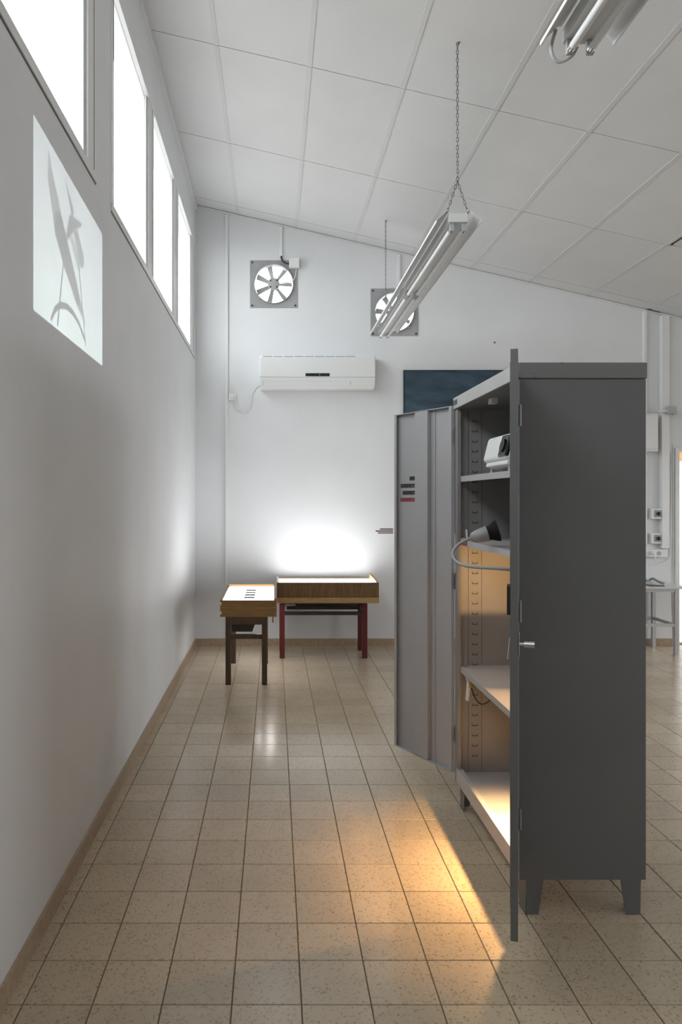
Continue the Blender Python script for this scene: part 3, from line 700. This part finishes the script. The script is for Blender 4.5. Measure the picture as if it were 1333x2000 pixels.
# ------------------------------------------------------------------ exhaust fans
def fan(x, z, label, rot):
    t = thing('exhaust_fan', label, 'fan', (x, YB, z - 0.235), 'exhaust fans in the back wall')
    hw, r, n = 0.234, 0.192, 48
    # square plate with a round opening
    y0, y1 = YB - 0.006, YB
    mb = MB(); ring = []; sq = []
    for k in range(n):
        a = 2 * math.pi * k / n; c, s_ = math.cos(a), math.sin(a); q = hw / max(abs(c), abs(s_))
        ring.append((r * c, r * s_)); sq.append((q * c, q * s_))
    vs = [(x + p[0], y, z + p[1]) for y in (y0, y1) for p in ring + sq]
    fs = []
    for k in range(n):
        j = (k + 1) % n
        fs += [(k, n + k, n + j, j), (2 * n + k, 2 * n + j, 3 * n + j, 3 * n + k), (n + k, 3 * n + k, 3 * n + j, n + j), (k, j, 2 * n + j, 2 * n + k)]
    mb.add(vs, fs).build('mounting_plate', 'fan_grey', t)
    rg = MB()
    vs = [(x + q * math.cos(2 * math.pi * k / n), y, z + q * math.sin(2 * math.pi * k / n)) for (q, y) in ((r - 0.004, YB - 0.022), (r + 0.004, YB - 0.022), (r + 0.004, YB + 0.05), (r - 0.004, YB + 0.05)) for k in range(n)]
    fs = [(a * n + k, a * n + (k + 1) % n, ((a + 1) % 4) * n + (k + 1) % n, ((a + 1) % 4) * n + k) for a in range(4) for k in range(n)]
    rg.add(vs, fs).build('duct_ring', 'fan_grey', t, smooth=True)
    MB().tube([(x, YB - 0.02, z), (x, YB - 0.016, z), (x, YB + 0.05, z)], [0.050, 0.058, 0.058], 24).build('hub', 'blade_grey', t, smooth=True)
    for k in range(4):
        a = R(45 + 90 * k); MB().cyl((x + 0.045 * math.cos(a), YB - 0.024, z + 0.045 * math.sin(a)), (x + 0.045 * math.cos(a), YB - 0.016, z + 0.045 * math.sin(a)), 0.008, n=10).build('bolt', 'dark_metal', t)
    for k in range(7):
        a = R(rot + 360 / 7 * k); ca, sa = math.cos(a), math.sin(a)
        bl = MB(); N_ = 7; vs = []
        for i in range(N_):
            rr = 0.052 + (0.182 - 0.052) * i / (N_ - 1); w = 0.019 + 0.009 * i / (N_ - 1); pitch = R(38 - 10 * i / (N_ - 1))
            for (dw, th) in ((-1, -1), (1, -1), (1, 1), (-1, 1)):
                tx = w * dw; lx, ly = tx * math.cos(pitch), tx * math.sin(pitch) + th * 0.0015
                vs.append((x + rr * ca - lx * sa, YB + 0.02 + ly, z + rr * sa + lx * ca))
        fs = [(4 * i + q, 4 * i + (q + 1) % 4, 4 * i + 4 + (q + 1) % 4, 4 * i + 4 + q) for i in range(N_ - 1) for q in range(4)] + [(3, 2, 1, 0), (4 * N_ - 4, 4 * N_ - 3, 4 * N_ - 2, 4 * N_ - 1)]
        bo = bl.add(vs, fs).build('blade', 'blade_grey', t)
        rb = MB()
        for i in range(14):
            rr = 0.062 + 0.116 * i / 13; w = 0.019 + 0.009 * (rr - 0.052) / 0.13; pitch = R(33)
            p = [(x + rr * ca - q * w * math.cos(pitch) * sa, YB + 0.0175 + q * w * math.sin(pitch), z + rr * sa + q * w * math.cos(pitch) * ca) for q in (-0.95, 0.95)]
            rb.tube(p, 0.0016, 4)
        rb.build('rib', 'fan_grey', bo)
    for k in range(4):
        a = R(45 + 90 * k); q = 0.205
        MB().cyl((x + q * math.cos(a), YB - 0.014, z + q * math.sin(a)), (x + q * math.cos(a), YB - 0.006, z + q * math.sin(a)), 0.012, n=10).build('bracket_foot', 'fan_grey', t)
        q = 0.300
        MB().cyl((x + q * math.cos(a), YB - 0.012, z + q * math.sin(a)), (x + q * math.cos(a), YB - 0.006, z + q * math.sin(a)), 0.009, n=8).build('bolt', 'dark_metal', t)
    for sgn in (1, -1):
        a = R(47)
        MB().tube([(x + sgn * 0.05 * math.cos(a), YB - 0.012, z + sgn * 0.05 * math.sin(a)), (x + sgn * 0.20 * math.cos(a), YB - 0.012, z + sgn * 0.20 * math.sin(a))], 0.0035, 6).build('strut', 'fan_grey', t)
    return t
f1 = fan(FAN[0][0], FAN[0][1], 'square grey exhaust fan above the air conditioner', 0)
f2 = fan(FAN[1][0], FAN[1][1], 'square grey exhaust fan partly hidden behind the hanging strip light', 20)
x, z = FAN[0]
jb = B('junction_box', 'white_plastic', f1, x + 0.152, x + 0.252, YB - 0.062, YB - 0.010, z + 0.146, z + 0.244, bevel=0.006)
MB().tube(catmull([(x + 0.075, YB - 0.012, z + 0.27), (x + 0.078, YB - 0.02, z + 0.245), (x + 0.105, YB - 0.03, z + 0.205), (x + 0.152, YB - 0.03, z + 0.19)], 6), 0.008, 8).build('flexible_conduit', 'dark_metal', f1, smooth=True)
MB().tube(catmull([(x + 0.222, YB - 0.03, z + 0.146), (x + 0.21, YB - 0.025, z + 0.07), (x + 0.18, YB - 0.022, z + 0.02), (x + 0.12, YB - 0.022, z + 0.008), (x + 0.055, YB - 0.018, z + 0.008)], 6), 0.004, 6).build('motor_cable', 'white_plastic', f1, smooth=True)

# ------------------------------------------------------------------ air conditioner
ac = thing('air_conditioner', 'white wall-mounted split air conditioner on the back wall', 'air conditioner', (0.42, YB, 2.51))
ax0, ax1 = -0.132, 0.975
MB().prism([(YB, 2.512), (YB - 0.13, 2.512), (YB - 0.185, 2.545), (YB - 0.205, 2.600), (YB - 0.205, 2.610), (YB, 2.610)], 0, ax0, ax1).build('lower_body', 'ac_white', ac, bevel=0.006)
MB().prism([(YB, 2.6105), (YB - 0.207, 2.6105), (YB - 0.210, 2.63), (YB - 0.198, 2.80), (YB - 0.178, 2.826), (YB, 2.832)], 0, ax0 - 0.002, ax1 + 0.002).build('front_panel', 'ac_white', ac, bevel=0.008, seg=3)
gr = MB()
for k in range(9):
    gr.box(ax0 + 0.03 + k * 0.10, ax0 + 0.115 + k * 0.10, YB - 0.196, YB - 0.190, 2.809, 2.8135)
gr.xf(Matrix.Translation((0, 0, 0))).build('intake_grille', 'grey_plastic', ac)
MB().prism([(YB - 0.1935, 2.572), (YB - 0.1795, 2.535), (YB - 0.1825, 2.533), (YB - 0.1965, 2.570)], 0, ax0 + 0.035, ax0 + 0.865).build('air_flap', 'ac_white', ac)
B('flap_end', 'grey_plastic', ac, ax0 + 0.031, ax0 + 0.035, YB - 0.196, YB - 0.182, 2.535, 2.572); B('flap_end', 'grey_plastic', ac, ax0 + 0.866, ax0 + 0.870, YB - 0.196, YB - 0.182, 2.535, 2.572)
ds = B('display', 'black_gloss', ac, 0.305, 0.535, YB - 0.2115, YB - 0.206, 2.618, 2.646)
B('indicator', 'white_panel_edge', ds, 0.437, 0.444, YB - 0.2125, YB - 0.2115, 2.629, 2.635)
B('logo', 'grey_plastic', ac, ax0 + 0.035, ax0 + 0.073, YB - 0.2085, YB - 0.205, 2.641, 2.646)
# its cable and plug
cb_ = thing('power_cord', 'thin white power cord looping from air conditioner to wall socket', 'cord', (-0.27, YB, 2.25))
MB().tube(catmull([(-0.140, YB - 0.006, 2.562), (-0.168, YB - 0.006, 2.545), (-0.212, YB - 0.006, 2.47), (-0.215, YB - 0.006, 2.39), (-0.243, YB - 0.006, 2.32), (-0.30, YB - 0.006, 2.292), (-0.36, YB - 0.006, 2.305), (-0.402, YB - 0.008, 2.36), (-0.41, YB - 0.02, 2.43)], 8), 0.0045, 6).build('cable', 'white_plastic', cb_, smooth=True)
B('plug', 'white_plastic', cb_, -0.428, -0.392, YB - 0.075, YB - 0.035, 2.428, 2.462, bevel=0.006)
so = thing('wall_socket', 'white wall socket left of the air conditioner', 'socket', (-0.41, YB, 2.41))
B('socket_plate', 'white_plastic', so, -0.446, -0.372, YB - 0.034, YB, 2.415, 2.482, bevel=0.006)
B('socket_switch', 'black_plastic', so, -0.4475, -0.446, YB - 0.02, YB - 0.008, 2.44, 2.452)

# conduits on the back wall
def conduit(name, x0, x1, z0, z1, d, label, m='white_plastic'):
    o = B(name, m, None, x0, x1, YB - d, YB, z0, z1, bevel=0.003); return tag(o, label, 'conduit')
conduit('cable_trunking', -0.478, -0.450, 0.0665, cz(-0.45) - 0.03, 0.022, 'tall white cable trunking near the left corner of the back wall')
conduit('cable_trunking', 0.058, 0.086, 3.835, cz(0.086) - 0.024, 0.018, 'short white trunking from ceiling down to fan above the air conditioner')
conduit('cable_trunking', 1.218, 1.250, 3.52, cz(1.25) - 0.024, 0.018, 'short white trunking from ceiling down to fan behind the strip light')
conduit('cable_trunking', 3.635, 3.665, 1.00, cz(3.665) - 0.024, 0.04, 'white trunking rising from behind cabinet to torn ceiling edge')
conduit('pipe_boxing', 3.80, 3.875, 0.96, cz(3.875) - 0.024, 0.06, 'wide white boxing running down the wall beside the doorway')
# wall plug mark
tag(MB().cyl((2.18, YB - 0.003, 2.985), (2.18, YB, 2.985), 0.01, n=10).build('wall_anchor', 'seam'), 'small dark wall anchor above the cabinet', 'anchor')

# ------------------------------------------------------------------ chalkboard and wall text
chb = thing('chalkboard', 'dark blue chalkboard on the back wall behind the cabinet', 'chalkboard', (2.4, YB, 1.1))
B('writing_surface', 'chalkboard', chb, 1.285, 3.52, YB - 0.018, YB, 1.107, 2.703)
fr_ = MB().box(1.278, 1.285, YB - 0.022, YB, 1.10, 2.71).box(3.52, 3.527, YB - 0.022, YB, 1.10, 2.71).box(1.285, 3.52, YB - 0.022, YB, 2.703, 2.71).box(1.285, 3.52, YB - 0.022, YB, 1.10, 1.107)
fr_.build('board_frame', 'dark_metal', chb)
wt = thing('wall_text', 'three thin lines of dark lettering on the back wall beside far cabinet door', 'wall text', (1.09, YB, 1.10))
for a, z, m_ in ((1.048, 1.145, 'wall_ink'), (1.005, 1.126, 'wall_ink'), (1.028, 1.107, 'wall_ink_red')):
    B('text_line', m_, wt, a, 1.178, YB - 0.0015, YB, z - 0.0055, z + 0.0055)

# ------------------------------------------------------------------ strip lights on chains
FX = 1.0
def strip_light(ya, yb, label, chains, near_cap=False):
    t = thing('strip_light', label, 'strip light', (FX, (ya + yb) / 2, 2.90), 'hanging fluorescent strip lights')
    B('housing', 'enamel', t, FX - 0.052, FX + 0.052, ya + 0.004, yb - 0.004, 2.942, 2.990, bevel=0.003)
    for sg in (-1, 1):
        P = [(0.050, 3.004), (0.062, 3.004), (0.118, 2.952), (0.118, 2.940), (0.1215, 2.940), (0.1215, 2.9535), (0.063, 3.0075), (0.050, 3.0075)]
        MB().prism([(FX + sg * a, b) for a, b in P], 1, ya, yb).build('reflector_wing', 'enamel', t)
        xt = FX + sg * 0.0325
        tb_ = MB().cyl((xt, ya + 0.05, 2.912), (xt, yb - 0.05, 2.912), 0.013, n=14).build('tube', 'tube_glass', t, smooth=True)
        for (y0_, y1_) in ((ya + 0.032, ya + 0.052), (yb - 0.052, yb - 0.032)):
            MB().cyl((xt, y0_, 2.912), (xt, y1_, 2.912), 0.0136, n=14).build('end_cap', 'chrome', tb_, smooth=True)
        for y0_ in (ya + 0.016, yb - 0.032):
            B('lamp_holder', 'grey_plastic', t, xt - 0.012, xt + 0.012, y0_, y0_ + 0.016, 2.898, 2.942, bevel=0.002)
    for y0_ in ((ya + yb) / 2,):
        MB().cyl((FX, y0_ - 0.35, 2.936), (FX, y0_ - 0.35, 2.942), 0.014, n=14).build('starter', 'white_plastic', t, smooth=True)
    for yc, z0, full in chains:
        ch = MB(); pitch = 0.021
        def links(p, q):
            p, q = Vector(p), Vector(q); n = max(2, int((q - p).length / pitch)); d = (q - p).normalized()
            for i in range(n):
                c = p + (q - p) * ((i + 0.5) / n)
                s1 = Vector((1, 0, 0)) if i % 2 == 0 else Vector((0, 1, 0)); s1 = (s1 - d * s1.dot(d)).normalized()
                L_ = (q - p).length / n * 0.62
                ring = [c + d * (L_ * math.cos(2 * math.pi * k / 8)) + s1 * (0.0062 * math.sin(2 * math.pi * k / 8)) for k in range(9)]
                ch.tube(ring, 0.0019, 4, caps=False)
        zc = cz(FX) - 0.004
        links((FX, yc, z0 + 0.17), (FX, yc, zc))
        for sg in (-1, 1): links((FX + sg * 0.056, yc, z0), (FX, yc, z0 + 0.17))
        ch.build('chain', 'chain_steel', t)
        MB().tube([(FX, yc, zc - 0.012), (FX + 0.008, yc, zc - 0.004), (FX + 0.014, yc, zc + 0.004)], 0.004, 6).build('ceiling_hook', 'chain_steel', t)
    return t
strip_light(3.93, 5.265, 'hanging white twin-tube strip light, middle of the row', [(3.96, 3.005, True)])
strip_light(5.275, 6.61, 'hanging white twin-tube strip light in front of the far fan', [(6.50, 3.005, True)])
sn = strip_light(1.06, 2.40, 'hanging white twin-tube strip light nearest the camera, cut by the top edge', [(1.15, 3.005, True)])
MB().tube(catmull([(FX - 0.075, 2.385, 2.985), (FX - 0.085, 2.40, 2.93), (FX - 0.06, 2.41, 2.895), (FX - 0.02, 2.40, 2.905), (FX - 0.005, 2.385, 2.93)], 6), 0.006, 8).build('cable', 'grey_plastic', sn, smooth=True)

# ------------------------------------------------------------------ things by the doorway
t = thing('distribution_box', 'white electrical distribution box on back wall right of cabinet', 'electrical box', (3.62, YB, 1.9))
B('box_body', 'white_plastic', t, 3.50, 3.755, YB - 0.075, YB - 0.041, 1.905, 2.275, bevel=0.005); B('box_cover', 'white_plastic', t, 3.505, 3.75, YB - 0.085, YB - 0.075, 1.93, 2.25, bevel=0.003)
t = thing('junction_box', 'small grey junction box on the boxing beside the doorway', 'electrical box', (3.88, YB, 2.26))
B('box_body', 'grey_plastic', t, 3.835, 3.915, YB - 0.115, YB - 0.061, 2.265, 2.342, bevel=0.004)
MB().cyl((3.755, YB - 0.085, 2.30), (3.835, YB - 0.085, 2.30), 0.012, n=12).build('pipe', 'white_plastic', t, smooth=True)
MB().cyl((3.886, YB - 0.09, 2.25), (3.886, YB - 0.09, 2.265), 0.006, n=8).build('gland', 'grey_plastic', t)
for k, (zc_, lab) in enumerate(((1.298, 'upper grey rotary switch beside the doorway'), (1.056, 'lower grey rotary switch above the socket strip'))):
    t = thing('rotary_switch', lab, 'switch', (3.755, YB, zc_ - 0.05), 'rotary switches by the doorway')
    B('switch_box', 'white_plastic', t, 3.70, 3.80, YB - 0.055, YB, zc_ - 0.052, zc_ + 0.05, bevel=0.005)
    B('switch_face', 'fan_grey', t, 3.728, 3.798, YB - 0.064, YB - 0.055, zc_ - 0.034, zc_ + 0.036, bevel=0.003)
    MB().cyl((3.763, YB - 0.064, zc_), (3.763, YB - 0.078, zc_), 0.019, n=16).build('knob', 'black_plastic', t, smooth=True)
    B('knob_grip', 'black_plastic', t, 3.759, 3.767, YB - 0.088, YB - 0.078, zc_ - 0.02, zc_ + 0.02)
t = thing('socket_strip', 'white trunking strip with sockets above the steel table', 'socket strip', (3.7, YB, 0.87))
B('strip_body', 'white_plastic', t, 3.40, 3.865, YB - 0.05, YB, 0.872, 0.948, bevel=0.004)
for x in (3.52, 3.62, 3.775):
    MB().cyl((x, YB - 0.0525, 0.91), (x, YB - 0.05, 0.91), 0.022, n=16).build('socket', 'grey_plastic', t, smooth=True)
t = thing('phone_charger', 'white plug and thin cable in the socket strip', 'plug', (3.70, YB, 0.84))
MB().tube([(3.705, YB - 0.053, 0.915), (3.705, YB - 0.09, 0.915), (3.712, YB - 0.10, 0.89), (3.713, YB - 0.098, 0.855)], [0.019, 0.017, 0.012, 0.006], 12).build('plug_body', 'white_plastic', t, smooth=True)
MB().tube(catmull([(3.713, YB - 0.098, 0.855), (3.73, YB - 0.08, 0.815), (3.80, YB - 0.05, 0.805), (3.88, YB - 0.03, 0.84), (3.905, YB - 0.012, 0.90), (3.915, YB - 0.006, 1.2), (3.92, YB - 0.006, 1.9)], 8), 0.0035, 6).build('cable', 'white_plastic', t, smooth=True)
tag(MB().tube(catmull([(3.945, YB - 0.006, 0.07), (3.935, YB - 0.006, 0.5), (3.94, YB - 0.006, 1.2), (3.938, YB - 0.006, 1.9), (3.945, YB - 0.006, 1.962), (3.99, YB - 0.006, 1.972), (4.3, YB - 0.006, 1.968)], 8), 0.004, 6).build('door_cable', 'white_plastic', None, smooth=True), 'white cable running up and over the door frame', 'cable')
st_ = thing('steel_table', 'small grey steel table by the doorway holding a telephone', 'table', (3.42, 6.93, 0))
for x, y in ((3.10, 6.72), (3.715, 6.72), (3.10, 7.12), (3.715, 7.12)):
    B('leg', 'table_steel', st_, x - 0.016, x + 0.016, y - 0.016, y + 0.016, 0, 0.615)
for y in (6.72, 7.12):
    B('stretcher', 'table_steel', st_, 3.116, 3.699, y - 0.012, y + 0.012, 0.265, 0.292); B('top_rail', 'table_steel', st_, 3.116, 3.699, y - 0.012, y + 0.012, 0.585, 0.615)
B('stretcher', 'table_steel', st_, 3.704, 3.726, 6.736, 7.104, 0.265, 0.292); B('stretcher', 'table_steel', st_, 3.09, 3.112, 6.736, 7.104, 0.265, 0.292)
B('table_top', 'laminate', st_, 3.05, 3.80, 6.68, 7.16, 0.615, 0.638, bevel=0.003)
ph = thing('telephone', 'grey desk telephone with coiled cord on the steel table', 'telephone', (3.5, 6.93, 0.638))
MB().prism([(6.83, 0.638), (7.05, 0.638), (7.05, 0.70), (6.83, 0.662)], 0, 3.36, 3.56).build('phone_base', 'grey_plastic', ph, bevel=0.006)
MB().tube([(3.385, 6.86, 0.692), (3.385, 6.875, 0.702), (3.385, 6.94, 0.716), (3.385, 7.01, 0.722), (3.385, 7.03, 0.716)], [0.020, 0.024, 0.015, 0.022, 0.018], 12).build('handset', 'grey_plastic', ph, smooth=True)
axis = catmull([(3.565, 6.90, 0.675), (3.575, 6.86, 0.692), (3.60, 6.83, 0.675), (3.635, 6.81, 0.656), (3.66, 6.83, 0.652)], 24)
coil = []
for i, p in enumerate(axis):
    d = (axis[min(i + 1, len(axis) - 1)] - axis[max(i - 1, 0)]).normalized(); a = d.cross(Vector((0, 0, 1))).normalized(); b = a.cross(d)
    for q in range(2):
        th = (i * 2 + q) * 1.15; coil.append(p + 0.009 * (math.cos(th) * a + math.sin(th) * b))
MB().tube(coil, 0.003, 5).build('coiled_cord', 'cord_grey', ph, smooth=True)
kp = MB()
for i in range(3):
    for j in range(4): kp.box(3.44 + 0.03 * i, 3.46 + 0.03 * i, 6.86 + 0.035 * j, 6.88 + 0.035 * j, 0.66 + 0.006 * j, 0.676 + 0.006 * j)
kp.build('keypad', 'black_plastic', ph)
tag(MB().prism([(3.47, 6.70), (3.60, 6.70), (3.615, 6.74), (3.56, 6.755), (3.555, 6.79), (3.47, 6.79)], 2, 0.638, 0.644).build('notebook', 'black_plastic', None), 'flat black notebook on the front of the steel table', 'notebook')
